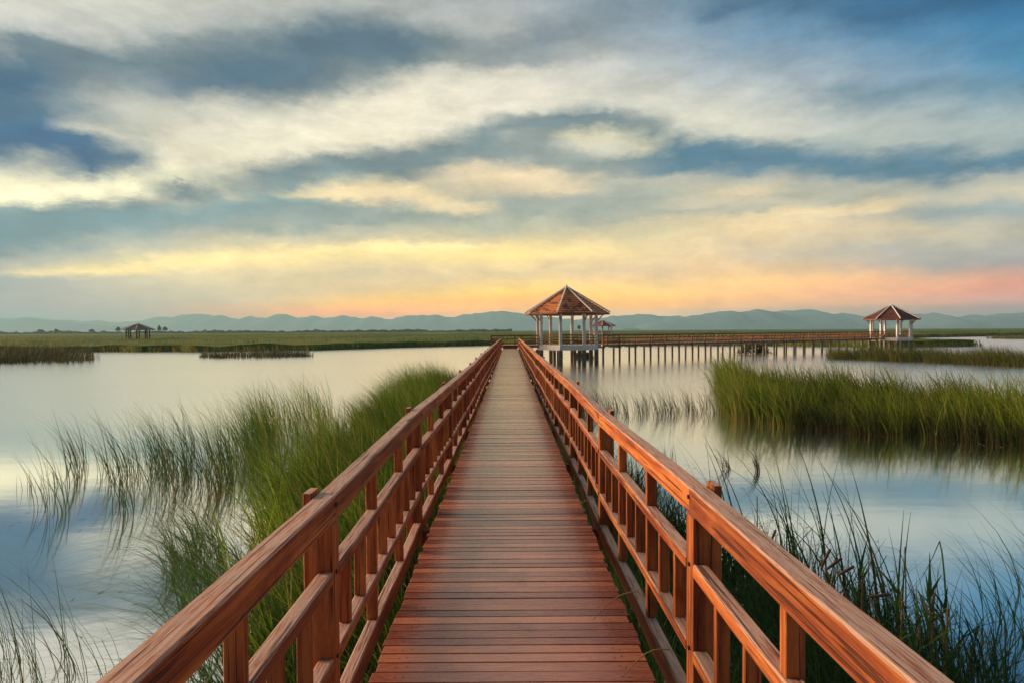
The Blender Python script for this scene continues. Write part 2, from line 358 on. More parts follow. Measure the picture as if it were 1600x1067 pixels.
def deckmat():
    m = Mat('deck_boards')
    at_ = m.n('ShaderNodeAttribute', attribute_name='board'); rnd = at_.outputs['Fac']
    co = m.n('ShaderNodeTexCoord'); cmb = m.n('ShaderNodeCombineXYZ'); sp = m.n('ShaderNodeSeparateXYZ'); m.l(co.outputs['Object'], sp.inputs[0])
    m.l(m.math('MULTIPLY', sp.outputs[0], .12), cmb.inputs[0]); m.l(sp.outputs[1], cmb.inputs[1]); m.l(m.math('MULTIPLY', rnd, 37.0), cmb.inputs[2])
    fine = m.noise(cmb.outputs[0], 70, 6, .65, .3); 
    big = m.noise(co.outputs['Object'], 2.2, 5, .6, .4)
    f = m.math('ADD', m.math('MULTIPLY', rnd, .50), m.math('MULTIPLY', fine, .52))
    col = m.ramp(f, [(.22, (.09, .019, .012)), (.48, (.28, .072, .036)), (.75, (.54, .18, .08))])
    # the trodden middle of the walk has lost its stain; the edges keep it
    ax = m.math('ABSOLUTE', sp.outputs[0]); ed = m.ramp(m.math('ADD', ax, m.math('MULTIPLY', m.math('SUBTRACT', big, .5), .5)), [(.18, 1.0), (.66, 0.0)])
    col2 = m.mix(m.math('MULTIPLY', ed, .42), col, m.mix(f, (.28, .115, .075), (.84, .52, .38)))
    spots = m.noise(co.outputs['Object'], 55, 2, .5); st = m.ramp(spots, [(.73, 0.0), (.77, 1.0)])
    col3 = m.mix(m.math('MULTIPLY', st, .5), col2, (.6, .52, .45))
    dk = m.ramp(big, [(.25, .65), (.5, 1.0)])
    col4 = m.mix(1.0, col3, dk, 'MULTIPLY')
    r = m.math('ADD', m.math('MULTIPLY', fine, .22), .17)
    return m.done(m.bsdf(col4, r, .55, m.math('ADD', fine, m.math('MULTIPLY', spots, .3)), .5, .003, Coat_Weight=.28, Coat_Roughness=.16))
M_DECK = deckmat()

def plaster(name, c, stain, sc=2.2):
    m = Mat(name); co = m.coord(); n = m.noise(co, sc, 6, .65); n2 = m.noise(co, 30, 3)
    col = m.mix(m.ramp(n, [(.45, 0.0), (.72, .7)]), c, stain)
    return m.done(m.bsdf(col, .6, .35, n2, .2, .01))
M_WHITE = plaster('weathered_white_paint', (.84, .82, .77), (.60, .55, .46))
M_CONC = plaster('stained_concrete', (.20, .165, .12), (.075, .06, .042))

M_IRON = plaster('rusty_iron', (.07, .05, .04), (.10, .04, .02), 30)
def roofmat(name, a, b, c):
    m = Mat(name)
    uv = m.n('ShaderNodeUVMap'); n1 = m.noise(uv.outputs[0], 1.1, 5, .6, .8)
    br = m.n('ShaderNodeTexBrick'); m.l(uv.outputs[0], br.inputs['Vector']); br.inputs['Scale'].default_value = 1.0
    br.inputs['Brick Width'].default_value = .24; br.inputs['Row Height'].default_value = .30; br.inputs['Mortar Size'].default_value = .018
    br.inputs['Color1'].default_value = (0, 0, 0, 1); br.inputs['Color2'].default_value = (1, 1, 1, 1); br.inputs['Mortar'].default_value = (.5, .5, .5, 1)
    cellr = m.n('ShaderNodeRGBToBW'); m.l(br.outputs[0], cellr.inputs[0])
    f = m.math('ADD', n1, m.math('MULTIPLY', m.math('SUBTRACT', cellr.outputs[0], .5), .16))
    col = m.ramp(f, [(.39, a), (.44, b), (.50, c)])
    col2 = m.mix(m.math('MULTIPLY', br.outputs['Fac'], .35), col, (.03, .015, .01))
    sp = m.n('ShaderNodeSeparateXYZ'); m.l(uv.outputs[0], sp.inputs[0])
    row = m.math('FRACT', m.math('MULTIPLY', sp.outputs[1], 1 / .30))
    return m.done(m.bsdf(col2, .6, .4, m.math('SUBTRACT', m.math('MULTIPLY', row, -1.0), br.outputs['Fac']), .9, .05))
M_ROOF = roofmat('weathered_orange_tiles', (.12, .035, .022), (.42, .11, .030), (.95, .29, .05))
M_ROOF2 = roofmat('maroon_tiles', (.045, .013, .012), (.11, .026, .021), (.22, .05, .034))
M_ROOF4 = roofmat('brown_tiles', (.12, .05, .04), (.24, .11, .07), (.36, .19, .12))
M_ROOF3 = roofmat('red_tiles', (.22, .04, .04), (.34, .06, .06), (.5, .11, .1))

def reedmat(name, lo, hi, dry, dryf=.18, transl=.45):
    m = Mat(name)
    at_ = m.n('ShaderNodeAttribute', attribute_name='tint'); sp = m.n('ShaderNodeSeparateColor'); m.l(at_.outputs['Color'], sp.inputs[0])
    col = m.mix(sp.outputs[0], lo, hi)
    base = m.ramp(sp.outputs[1], [(.02, 1.0), (.28, 0.0)])
    col = m.mix(m.math('MULTIPLY', base, .6), col, dry)
    isdry = m.math('GREATER_THAN', sp.outputs[2], 1 - dryf)
    col = m.mix(m.math('MULTIPLY', isdry, .85), col, dry)
    a = m.bsdf(col, .55, .3); t = m.n('ShaderNodeBsdfTranslucent'); m.l(col, t.inputs[0])
    ms = m.n('ShaderNodeMixShader'); ms.inputs[0].default_value = transl; m.l(a, ms.inputs[1]); m.l(t.outputs[0], ms.inputs[2])
    return m.done(ms.outputs[0])
M_REED = reedmat('green_reed', (.018, .06, .010), (.22, .33, .026), (.34, .25, .08), .10, .55)
M_REEDG = reedmat('deep_green_reed', (.016, .055, .016), (.070, .17, .032), (.15, .10, .04), .14)
M_REEDY = reedmat('olive_reed', (.035, .075, .010), (.29, .37, .030), (.36, .26, .08), .14, .55)
M_REEDF = reedmat('far_reed', (.07, .10, .02), (.17, .19, .04), (.24, .15, .06), .22, .7)
M_REEDD = reedmat('dark_reed', (.022, .034, .012), (.055, .070, .020), (.12, .075, .03), .2)
M_CAT = plaster('cattail_brown', (.13, .055, .03), (.07, .03, .018), 20)
M_STRAW = plaster('dry_leaf', (.30, .19, .08), (.16, .1, .05), 20)

# ------------------------------------------------------------------ water, marsh land and mountains
def grid(name, X, Y, Zf, mat, smooth=True):
    nx, ny = len(X), len(Y); XX, YY = np.meshgrid(X, Y); ZZ = Zf(XX, YY)
    V = np.stack([XX, YY, ZZ], -1).reshape(-1, 3)
    Fc = [(j * nx + i, j * nx + i + 1, (j + 1) * nx + i + 1, (j + 1) * nx + i) for j in range(ny - 1) for i in range(nx - 1)]
    me = mesh(name, V, Fc, smooth); return link(name, me, mat=mat)

m = Mat('still_water')
co = m.coord((1, 1, 1), 'Object'); w1 = m.noise(m.coord((.55, 1.4, 1)), 1.3, 3, .5); w2 = m.noise(m.coord((.05, .14, 1)), 1.0, 3, .5)
fr = m.n('ShaderNodeFresnel'); fr.inputs['IOR'].default_value = 1.6
bp = m.n('ShaderNodeBump'); bp.inputs['Strength'].default_value = .10; bp.inputs['Distance'].default_value = .02; m.l(w1, bp.inputs['Height'])
gl = m.n('ShaderNodeBsdfGlossy'); spw = m.n('ShaderNodeSeparateXYZ'); m.l(m.coord(), spw.inputs[0])
mrw = m.n('ShaderNodeMapRange', interpolation_type='SMOOTHSTEP'); m.l(spw.outputs[1], mrw.inputs[0]); mrw.inputs[1].default_value = 9; mrw.inputs[2].default_value = 34; mrw.inputs[3].default_value = .04; mrw.inputs[4].default_value = .20
m.l(m.math('ADD', m.math('MULTIPLY', w2, .05), mrw.outputs[0]), gl.inputs['Roughness']); gl.inputs[0].default_value = (1.0, .98, .945, 1); m.l(bp.outputs[0], gl.inputs['Normal'])
df = m.n('ShaderNodeBsdfDiffuse'); df.inputs[0].default_value = (.22, .27, .28, 1)
mx = m.n('ShaderNodeMixShader'); m.l(m.math('ADD', m.math('MULTIPLY', fr.outputs[0], .6), .80, True), mx.inputs[0]); m.l(df.outputs[0], mx.inputs[1]); m.l(gl.outputs[0], mx.inputs[2])
M_WATER = m.done(mx.outputs[0])
o = link('water', mesh('water', [(-9000, -300, 0), (9000, -300, 0), (9000, 9500, 0), (-9000, 9500, 0)], [(0, 1, 2, 3)]), mat=M_WATER)
tag(o, 'calm lake water with blurred reflections of the sunset clouds', 'water', kind='structure')

def fbm(x, y, seed, oct=4):
    """cheap smooth pseudo noise, about -1..1"""
    r = np.random.default_rng(seed); v = 0; a = 1.0; f = 1.0; s = 0
    for _ in range(oct):
        for _k in range(3):
            th = r.uniform(0, 2 * np.pi); ph = r.uniform(0, 2 * np.pi)
            v = v + a * np.sin(f * (x * np.cos(th) + y * np.sin(th)) * r.uniform(.7, 1.4) + ph)
        s += a * 1.7; a *= .55; f *= 2.1
    return v / s

EDGE = [(-1500, 90), (-300, 96), (-110, 108), (-92, 100), (-75, 113), (-56, 108), (-37, 112), (-26, 126), (-3, 146), (28, 137), (55, 129), (74, 112), (92, 118), (97, 140), (104, 170), (150, 226), (215, 262), (600, 300), (1500, 320)]
EX = np.array([p[0] for p in EDGE], float); EY = np.array([p[1] for p in EDGE], float)
def edge(x): return np.interp(x, EX, EY) + fbm(x * .25, x * 0, 5) * 2.5
m = Mat('marsh_vegetation')
co = m.coord((1, .25, 1)); a = m.noise(co, .02, 4, .6); b = m.noise(co, .35, 6, .7); c_ = m.noise(m.coord((1, .12, 1)), .006, 3, .5)
col = m.ramp(m.math('ADD', m.math('MULTIPLY', a, .55), m.math('MULTIPLY', b, .45)), [(.36, (.035, .065, .012)), (.47, (.085, .13, .022)), (.57, (.15, .19, .032)), (.68, (.20, .15, .05))])
M_MARSH = m.done(m.bsdf(col, .9, .1, b, 1.0, .6))
t_ = np.concatenate([[0, .004, .01, .02, .035], np.geomspace(.05, 1, 40)])
xs = np.concatenate([np.linspace(-9000, -1500, 12)[:-1], np.linspace(-1500, -260, 60)[:-1], np.linspace(-260, 330, 420)[:-1], np.linspace(330, 1500, 50)[:-1], np.linspace(1500, 9000, 12)])
XX, TT = np.meshgrid(xs, t_); e = edge(XX); YY = e + 2.0 + TT ** 2.2 * (9000 - e)
ZZ = 1.15 + .22 * fbm(XX * .35, YY * .12, 11) + .10 * fbm(XX * 1.3, YY * .6, 12)
ZZ[0, :] = -.3
nx, ny = len(xs), len(t_)
V = np.stack([XX, YY, ZZ], -1).reshape(-1, 3)
Fc = [(j * nx + i, j * nx + i + 1, (j + 1) * nx + i + 1, (j + 1) * nx + i) for j in range(ny - 1) for i in range(nx - 1)]
tag(link('marsh', mesh('marsh', V, Fc, True), mat=M_MARSH), 'flat green marshland stretching to the foot of the mountains', 'marsh', kind='structure')

m = Mat('haze_tinted_forest'); n = m.noise(m.coord(), .004, 6, .65)  # forest slopes, with part of the pale blue distance haze painted into their colour
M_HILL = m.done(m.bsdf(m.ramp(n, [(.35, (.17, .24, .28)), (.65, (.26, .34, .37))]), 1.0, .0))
def ridge(name, label, D, prof, depth, seed, rough=.06):
    P = np.array(prof, float); dx = D / F
    px = np.linspace(P[0, 0], P[-1, 0], 700); top = np.interp(px, P[:, 0], P[:, 1])
    top = top + fbm(px * .11, px * 0, seed, 5) * 3.0
    h = np.maximum(0, (516.5 - (px - 797) * .005 - top)) * dx + EYE
    X = (px - 797) * dx; rows = np.linspace(-1, 1, 25); V = []
    for r_ in rows:
        f = (1 - abs(r_) ** 1.3); z = h * f * (1 + rough * 3 * fbm(X * .0016, r_ * 3 + X * 0, seed + 1) * (1 - f) * 1.4) - (1 - f) * 4
        V += list(zip(X, D + r_ * depth + X * 0, z))
    nx = len(X); Fc = [(j * nx + i, j * nx + i + 1, (j + 1) * nx + i + 1, (j + 1) * nx + i) for j in range(24) for i in range(nx - 1)]
    tag(link(name, mesh(name, V, Fc, True), mat=M_HILL), label, 'mountains', kind='structure')
ridge('far_mountains', 'palest mountain range along the whole horizon', 8300, [(-420,508),(-200,500),(0,499),(60,499),(120,501),(200,503),(250,498),(300,493),(317,489),(334,494),(380,497),(440,492),(480,497),(520,495),(600,498),(660,491),(700,495),(760,489),(800,488),(840,494),(900,499),(1000,492),(1060,495),(1100,496),(1180,490),(1260,484),(1290,490),(1350,492),(1400,495),(1445,489),(1480,498),(1530,494),(1600,489),(1750,486),(1900,500),(2050,510)], 900, 21)
ridge('near_mountains', 'bluish mountain with a rounded peak between the two pavilions', 6600, [(985,514),(1005,506),(1030,501),(1060,499),(1078,493),(1100,489),(1125,487),(1150,488),(1172,487),(1190,483.5),(1204,487),(1240,491),(1280,494),(1310,500),(1335,506),(1370,511),(1400,514)], 700, 22)
ridge('side_mountains', 'bluish mountains right of the far pavilion', 6900, [(1395,514),(1420,506),(1440,497),(1455,489.5),(1470,493),(1490,501),(1515,498),(1540,494),(1575,491),(1600,488),(1680,486),(1780,500),(1900,513)], 700, 23)
ridge('left_mountains', 'low bluish ridge at the left end of the horizon', 6900, [(-380,514),(-220,503),(-100,499),(0,496.5),(50,498),(100,503),(150,508),(200,513),(240,518)], 700, 24)

# ------------------------------------------------------------------ reed blades
def blades(name, P, H, lean, width, mat, segs=5, spread=.35, kink=0.0, seed=1, power=1.9, smooth=False):
    """ribbon blades: P base points, H lengths, lean = wind vector, each blade one curved tapering strip"""
    r = np.random.default_rng(seed); n = len(P); P = np.asarray(P, float)
    H = np.broadcast_to(H, (n,)).astype(float); width = np.broadcast_to(width, (n,)).astype(float)
    th = r.uniform(0, 2 * np.pi, n); tdir = r.uniform(0, 2 * np.pi, n)
    ln = np.array(lean, float)[None, :] * r.uniform(.35, 1.35, n)[:, None] + np.stack([np.cos(tdir), np.sin(tdir)], -1) * (spread * r.uniform(0, 1, n)[:, None])
    wx, wy = np.cos(th), np.sin(th)
    kk = r.uniform(0, 1, n) < kink; kt = r.uniform(.45, .8, n); ks = r.uniform(-1.2, -.3, n)
    V = np.zeros((n, segs + 1, 2, 3)); A = np.zeros((n, segs + 1, 2, 4))
    rb = np.clip(r.uniform(0, 1, n) * .9 + .05 + .45 * fbm(P[:, 0] * .5, P[:, 1] * .35, seed + 70), 0, 1); rd = r.uniform(0, 1, n)
    for i in range(segs + 1):
        t = i / segs; b = t ** power
        mag = np.hypot(ln[:, 0], ln[:, 1]); dz = t * (1 - .28 * np.minimum(mag, 1.3) * t ** 1.5)
        ex = np.where(kk & (t > kt), (t - kt), 0.0)
        dz = dz + ex * (ks - 1) * .7; out = 1 + ex * 3.0
        cx = P[:, 0] + ln[:, 0] * b * H * out; cy = P[:, 1] + ln[:, 1] * b * H * out; cz = P[:, 2] + dz * H
        w = width * .5 * (1 - t * .93) * (.75 + .5 * min(1, t * 4))
        for s_, sg in ((0, -1), (1, 1)):
            V[:, i, s_, 0] = cx + sg * w * wx; V[:, i, s_, 1] = cy + sg * w * wy; V[:, i, s_, 2] = cz
            A[:, i, s_, 0] = rb; A[:, i, s_, 1] = t; A[:, i, s_, 2] = rd; A[:, i, s_, 3] = 1
    idx = (np.arange(n) * (segs + 1) * 2)[:, None] + np.arange(segs)[None, :] * 2
    Fq = np.stack([idx, idx + 1, idx + 3, idx + 2], -1).reshape(-1)
    nf = n * segs; me = bpy.data.meshes.new(name)
    me.vertices.add(n * (segs + 1) * 2); me.vertices.foreach_set('co', V.reshape(-1).astype(np.float32))
    me.loops.add(nf * 4); me.loops.foreach_set('vertex_index', Fq.astype(np.int32))
    me.polygons.add(nf); me.polygons.foreach_set('loop_start', (np.arange(nf) * 4).astype(np.int32)); me.polygons.foreach_set('loop_total', np.full(nf, 4, np.int32))
    at_ = me.color_attributes.new('tint', 'FLOAT_COLOR', 'POINT'); at_.data.foreach_set('color', A.reshape(-1).astype(np.float32))
    me.update(); me.validate(); me.materials.append(mat)
    return me
def inpoly(x, y, poly):
    ins = np.zeros(len(x), bool); j = len(poly) - 1
    for i in range(len(poly)):
        xi, yi = poly[i]; xj, yj = poly[j]
        ins ^= ((yi > y) != (yj > y)) & (x < (xj - xi) * (y - yi) / (yj - yi + 1e-12) + xi); j = i
    return ins
def fill(poly, n, seed, clump=0.0, cscale=1.0, warp=0.0):
    r = np.random.default_rng(seed); P = np.array(poly); lo, hi = P.min(0) - warp, P.max(0) + warp; out = []
    tot = 0
    while tot < n:
        q = r.uniform(lo, hi, (n * 2, 2))
        qx = q[:, 0] + warp * fbm(q[:, 0] * 1.5, q[:, 1] * 1.5, seed + 3); qy = q[:, 1] + warp * fbm(q[:, 0] * 1.5, q[:, 1] * 1.5, seed + 4)
        k = inpoly(qx, qy, poly)
        if clump: k &= (fbm(q[:, 0] * cscale, q[:, 1] * cscale, seed + 9) * .5 + .5) > r.uniform(0, clump, len(q))
        out.append(q[k]); tot += k.sum()
    q = np.concatenate(out)[:n]
    return q
def xyz(q, z=-.12): return np.concatenate([q, np.full((len(q), 1), z)], 1)
def bed(name, label, q, H, lean, width, mat, seed=1, **k):
    """a mass of reeds, one object"""
    return tag(link(name, blades(name, xyz(q), H, lean, width, mat, seed=seed, **k)), label, 'reeds', kind='stuff')
WIND = (-.42, .05)

# dense green band along the left side of the walk
poly = [(-1.15, 5.0), (-2.0, 5.6), (-2.9, 7.2), (-3.7, 9.2), (-4.4, 11), (-4.9, 14), (-5.0, 18), (-5.4, 24), (-5.2, 30), (-3.6, 34), (-1.8, 35), (-1.2, 31)]
q = fill(poly, 23000, 31, 1.35, 1.9, .5); r = np.random.default_rng(1)
H = r.uniform(1.1, 2.05, len(q)) * (1 + .22 * fbm(q[:, 0] * .7, q[:, 1] * .5, 3)) * np.interp(q[:, 0], [-3.4, -1.1], [1.0, .78])* np.interp(q[:, 1], [3, 8, 40], [.62, .95, 1.05])
bed('reed_bed', 'dense green reeds growing along the left side of the boardwalk', q, H, WIND, r.uniform(.010, .028, len(q)), M_REED, 41, kink=.2, spread=.5)
# low green undergrowth at the foot of the left railing
q = fill([(-1.05, 1.6), (-1.7, 2.2), (-2.3, 4), (-2.8, 7), (-2.6, 14), (-1.05, 16)], 5200, 32, 1.2, 2.4, .3); r = np.random.default_rng(2)
bed('undergrowth', 'low dark green grass under the left railing', q, r.uniform(.4, 1.05, len(q)), (-.2, .1), r.uniform(.010, .020, len(q)), M_REEDG, 42, kink=.2, spread=.7)
# sparse reeds standing in the water on the left
def clumps(cs, n, sig, seed):
    r = np.random.default_rng(seed); out = []
    for (x, y, w) in cs: out.append(np.array([x, y]) + r.normal(0, sig, (int(n * w), 2)) * np.array([1, .8]))
    return np.concatenate(out)
r = np.random.default_rng(5); cs = []
for i in range(95):
    px = 75 + 370 * r.uniform(0, 1) ** .75; py = np.interp(px, [70, 200, 400], [765, 748, 735]) + r.normal(0, 22)
    x, y = at(px, py); cs.append((x, y, r.uniform(.5, 1.6)))
q = clumps(cs, 9, .13, 6)
bed('sparse_reeds', 'thin dark reeds standing in open water left of the dense bed', q, np.random.default_rng(6).uniform(.9, 2.05, len(q)), (-.40, .0), np.random.default_rng(7).uniform(.010, .020, len(q)), M_REEDG, 43, kink=.15, spread=.25)
r = np.random.default_rng(8); cs = []
for i in range(64):
    px = 330 + 180 * r.uniform(0, 1); py = np.interp(px, [330, 400, 520], [725, 690, 650]) + r.normal(0, 14)
    x, y = at(px, py); cs.append((x, y, r.uniform(.5, 1.5)))
q = clumps(cs, 15, .22, 9)
bed('reed_fringe', 'loose reeds at the outer edge of the dense left bed', q, np.random.default_rng(10).uniform(1.0, 2.1, len(q)), (-.40, .0), np.random.default_rng(11).uniform(.012, .024, len(q)), M_REED, 44, kink=.1, spread=.28)
# bent and broken reeds near the left railing
q = fill([(-2.4, 5.2), (-3.6, 6.6), (-4.9, 8.8), (-5.6, 11), (-3.6, 8.8)], 600, 33, 1.0, 2.0, .3)
bed('bent_reeds', 'dark bent and broken reeds above the blue water left of the railing', q, np.random.default_rng(12).uniform(.7, 1.5, len(q)), (-.75, -.1), np.random.default_rng(13).uniform(.008, .015, len(q)), M_REEDG, 45, kink=.55, spread=.7)
q = clumps([(*at(10, 1075), 1.4), (*at(60, 1080), 1.2), (*at(110, 1060), 1.0), (*at(-30, 1040), 1.6), (*at(150, 1090), .8), (*at(40, 1020), .6), (*at(-60, 1100), 1.5)], 14, .26, 14)
bed('corner_reeds', 'thin blurred reeds in the bottom left corner of the view', q, np.random.default_rng(14).uniform(.8, 1.5, len(q)), (-.75, .25), np.random.default_rng(15).uniform(.006, .012, len(q)), M_REEDG, 46, kink=.12, spread=.3)

# big reed island on the right
poly = [(8.5, 24.2), (9.9, 21.6), (12.2, 19.6), (15.5, 18.0), (21, 16.6), (30, 16), (30, 24), (22, 24.5), (18, 27), (15.5, 33), (14.2, 41), (12.7, 37.5), (10.3, 29)]
q = fill(poly, 20000, 34, 1.45, 1.5, .5); r = np.random.default_rng(16)
H = (1.0 + 1.25 * r.uniform(0, 1, len(q)) ** 1.4) * (1 + .34 * fbm(q[:, 0] * 1.1, q[:, 1] * .8, 4)) * np.interp(q[:, 1], [17, 22, 40], [.86, 1, 1.0])
bed('reed_island', 'large dense island of green reeds in the water right of the boardwalk', q, H, (-.34, .05), r.uniform(.022, .055, len(q)), M_REEDY, 47, kink=.22, spread=.5)
q = fill([(8.8, 24.0), (10.1, 21.3), (12.2, 19.3), (15.5, 17.6), (21, 16.2), (30, 15.6), (30, 17), (21, 17.6), (15.5, 19.2), (12.4, 20.8), (10, 23)], 5000, 35, 1.0, 1.5, .3)
bed('island_fringe', 'brown and dark green reeds along the waterline of the large island', q, np.random.default_rng(17).uniform(.5, 1.5, len(q)), (-.2, .0), np.random.default_rng(18).uniform(.014, .028, len(q)), M_REEDD, 48, kink=.25, spread=.6)
# sparse row left of the island
r = np.random.default_rng(19); cs = []
for i in range(120):
    px = 905 + 215 * r.uniform(0, 1); py = 645 + r.normal(0, 6)
    x, y = at(px, py); cs.append((x, y, r.uniform(.3, 1.5)))
q = clumps(cs, 6, .11, 20)
bed('thin_reed_row', 'thin dark row of reeds between the right railing and the large island', q, np.random.default_rng(20).uniform(.4, 1.6, len(q)), (-.38, .0), np.random.default_rng(21).uniform(.012, .022, len(q)), M_REEDD, 49, kink=.1, spread=.35)
q = fill([(1.3, 22), (3.2, 24), (3.6, 30), (1.5, 33)], 1600, 60, .9, 1.5, .3)
bed('reed_patch', 'green reed patch close behind the right railing', q, np.random.default_rng(22).uniform(.8, 1.5, len(q)), (-.3, .0), np.random.default_rng(23).uniform(.016, .03, len(q)), M_REED, 50)
# strip of reeds further right
poly = [(*at(1296, 561),), (*at(1400, 565),), (*at(1600, 574),), (*at(1750, 582),), (*at(1750, 572),), (*at(1600, 566),), (*at(1400, 559),), (*at(1300, 557),)]
q = fill(poly, 9500, 36, 1.9, .8, .5)
bed('reed_strip', 'long thin strip of reeds in the water below the far right pavilion', q, np.random.default_rng(24).uniform(.6, 2.1, len(q)) * (1 + .3 * fbm(q[:, 0] * .9, q[:, 1] * .9, 78)), (-.4, .0), np.random.default_rng(25).uniform(.03, .07, len(q)), M_REEDF, 51, segs=4)
# undergrowth right of the walk
q = fill([(1.05, 1.5), (2.6, 2.0), (3.0, 4.2), (2.7, 9), (2.2, 16), (1.9, 26), (1.05, 30)], 16000, 37, .8, 1.6, .3); r = np.random.default_rng(26)
bed('undergrowth', 'dark green grass filling the gap below the right railing', q, r.uniform(.6, 1.5, len(q)), (-.15, .1), r.uniform(.012, .026, len(q)), M_REEDG, 52, kink=.25, spread=.75)
q = fill([(2.3, 3.0), (4.4, 4.2), (4.9, 5.6), (4.4, 7.2), (3.6, 8.0), (2.6, 9.6), (2.3, 6)], 4200, 38, .9, 1.8, .3); r = np.random.default_rng(27)
bed('bank_grass', 'tangled dark grass at the water edge behind the near right railing', q, r.uniform(.5, 1.35, len(q)), (-.1, .1), r.uniform(.012, .026, len(q)), M_REEDG, 53, kink=.4, spread=.9)
q = clumps([(*at(1180, 900), 1), (*at(1245, 905), 1.2), (*at(1290, 915), 1.3), (*at(1330, 960), 1.2), (*at(1380, 985), 1.0), (*at(1230, 870), .8), (*at(1440, 1010), .8), (*at(1150, 860), .7)], 10, .22, 28)
bed('tall_reeds', 'tall bent reed blades rising above the near right railing', q, np.random.default_rng(28).uniform(1.2, 2.3, len(q)), (-.28, .0), np.random.default_rng(29).uniform(.016, .036, len(q)), M_REEDG, 54, kink=.2, spread=.4, segs=9)
q = clumps([(*at(1560, 985), 1.2), (*at(1600, 960), 1.3), (*at(1640, 940), 1.5), (*at(1590, 1010), 1.2), (*at(1660, 1010), 1.5), (*at(1530, 1040), .7)], 12, .24, 30)
bed('corner_grass', 'thin leaning grass at the right edge above the blue water', q, np.random.default_rng(30).uniform(.8, 1.6, len(q)), (-.5, .1), np.random.default_rng(31).uniform(.008, .016, len(q)), M_REEDG, 55, spread=.35)

# marsh rim and near clumps on the far side
q = np.random.default_rng(32).uniform((-260, 0), (330, 1), (26000, 2)); dep = q[:, 1] ** 1.6 * 26; q[:, 1] = edge(q[:, 0]) + dep - .5
bed('marsh_reeds', 'far green reeds along the edge of the marsh across the lake', q, np.random.default_rng(33).uniform(.9, 1.75, len(q)), (-.25, 0), np.random.default_rng(34).uniform(.07, .16, len(q)), M_REEDF, 56, segs=3)
q = np.random.default_rng(62).uniform((-300, 0), (400, 1), (30000, 2)); q[:, 1] = edge(q[:, 0]) + 12 + 320 * q[:, 1] ** 1.7
q = q[fbm(q[:, 0] * .12, q[:, 1] * .05, 63) > -.15]
tag(link('marsh_tussocks', blades('marsh_tussocks', xyz(q, .95), np.random.default_rng(64).uniform(.4, 1.15, len(q)), (-.2, 0), np.random.default_rng(65).uniform(.12, .30, len(q)), M_REEDF, segs=3, seed=66)), 'tussocks of taller grass scattered over the far marsh', 'reeds', kind='stuff')
q = fill([(-150, 68), (-62, 68.5), (-53, 69.5), (-49.8, 71), (-54, 80), (-68, 97), (-150, 104)], 24000, 39, .8, .3, .8)
bed('dark_reed_bank', 'dark reed bank reaching into the lake at the left edge', q, np.random.default_rng(35).uniform(.6, 2.3, len(q)) * (1 + .2 * fbm(q[:, 0] * .4, q[:, 1] * .4, 77)), (.15, 0), np.random.default_rng(36).uniform(.04, .10, len(q)), M_REEDD, 57, segs=3)
poly = [(*at(312, 559),), (*at(400, 560),), (*at(486, 557),), (*at(480, 553.5),), (*at(400, 553),), (*at(320, 555),)]
q = fill(poly, 2600, 40, 1.3, .5, .3)
bed('reed_islet', 'small low reed islet in the middle of the lake on the left', q, np.random.default_rng(37).uniform(.3, 1.35, len(q)), (.1, 0), np.random.default_rng(38).uniform(.04, .09, len(q)), M_REEDD, 58, segs=3)
q = fill([(155, 190), (168, 186), (200, 196), (196, 214), (160, 206)], 3000, 41, .8, .2, 1)
bed('right_islet', 'low green islet in the bright water at the right edge', q, np.random.default_rng(39).uniform(.7, 1.6, len(q)), (-.1, 0), np.random.default_rng(40).uniform(.1, .2, len(q)), M_REEDF, 59, segs=3)

# ------------------------------------------------------------------ decks and railings
def deck(name, parent, origin, ang, length, half, top, pitch=.089, gap=.010, jit=.012, seed=1, mat=None):
    """boards laid across a walk that runs along local +Y"""
    r = random.Random(seed); mb = MB(); vals = []; nails = []; y = 0.0
    while y < length:
        p = pitch * r.choice((.9, .97, 1, 1, 1.04, 1.1)); x0 = -half + r.uniform(-jit, jit); x1 = half + r.uniform(-jit, jit); dz = r.uniform(-.003, .002)
        b0 = len(mb.V); mb.box(x0, x1, y, min(y + p - gap, length), -.032 + dz, dz, .004); k = len(mb.V) - b0
        # a slight skew and cup
        sk = r.uniform(-.004, .004)
        for i in range(b0, len(mb.V)):
            v = mb.V[i]; mb.V[i] = (v[0], v[1] + sk * v[0], v[2] + r.uniform(-.0006, .0006))
        vals += [r.random()] * k
        if pitch < .1 and y < 24:
            for nx_ in (-.61, -.57, .57, .61):
                V_, F_ = prism(nx_ * half / .73 + r.uniform(-.008, .008), y + (p - gap) * r.uniform(.35, .65), .0045, dz, dz + .0012, 6); mb.add(V_, F_); nails += list(range(len(mb.F) - len(F_), len(mb.F))); vals += [0.0] * len(V_)
        y += p
    me = mb.mesh(name); me.materials.append(mat or M_DECK); me.materials.append(M_IRON)
    for i in nails: me.polygons[i].material_index = 1
    a = me.attributes.new('board', 'FLOAT', 'POINT'); a.data.foreach_set('value', vals)
    M = Matrix.Translation((origin[0], origin[1], top)) @ Matrix.Rotation(-ang, 4, 'Z')
    return link(name, me, M, parent, mat or M_DECK)

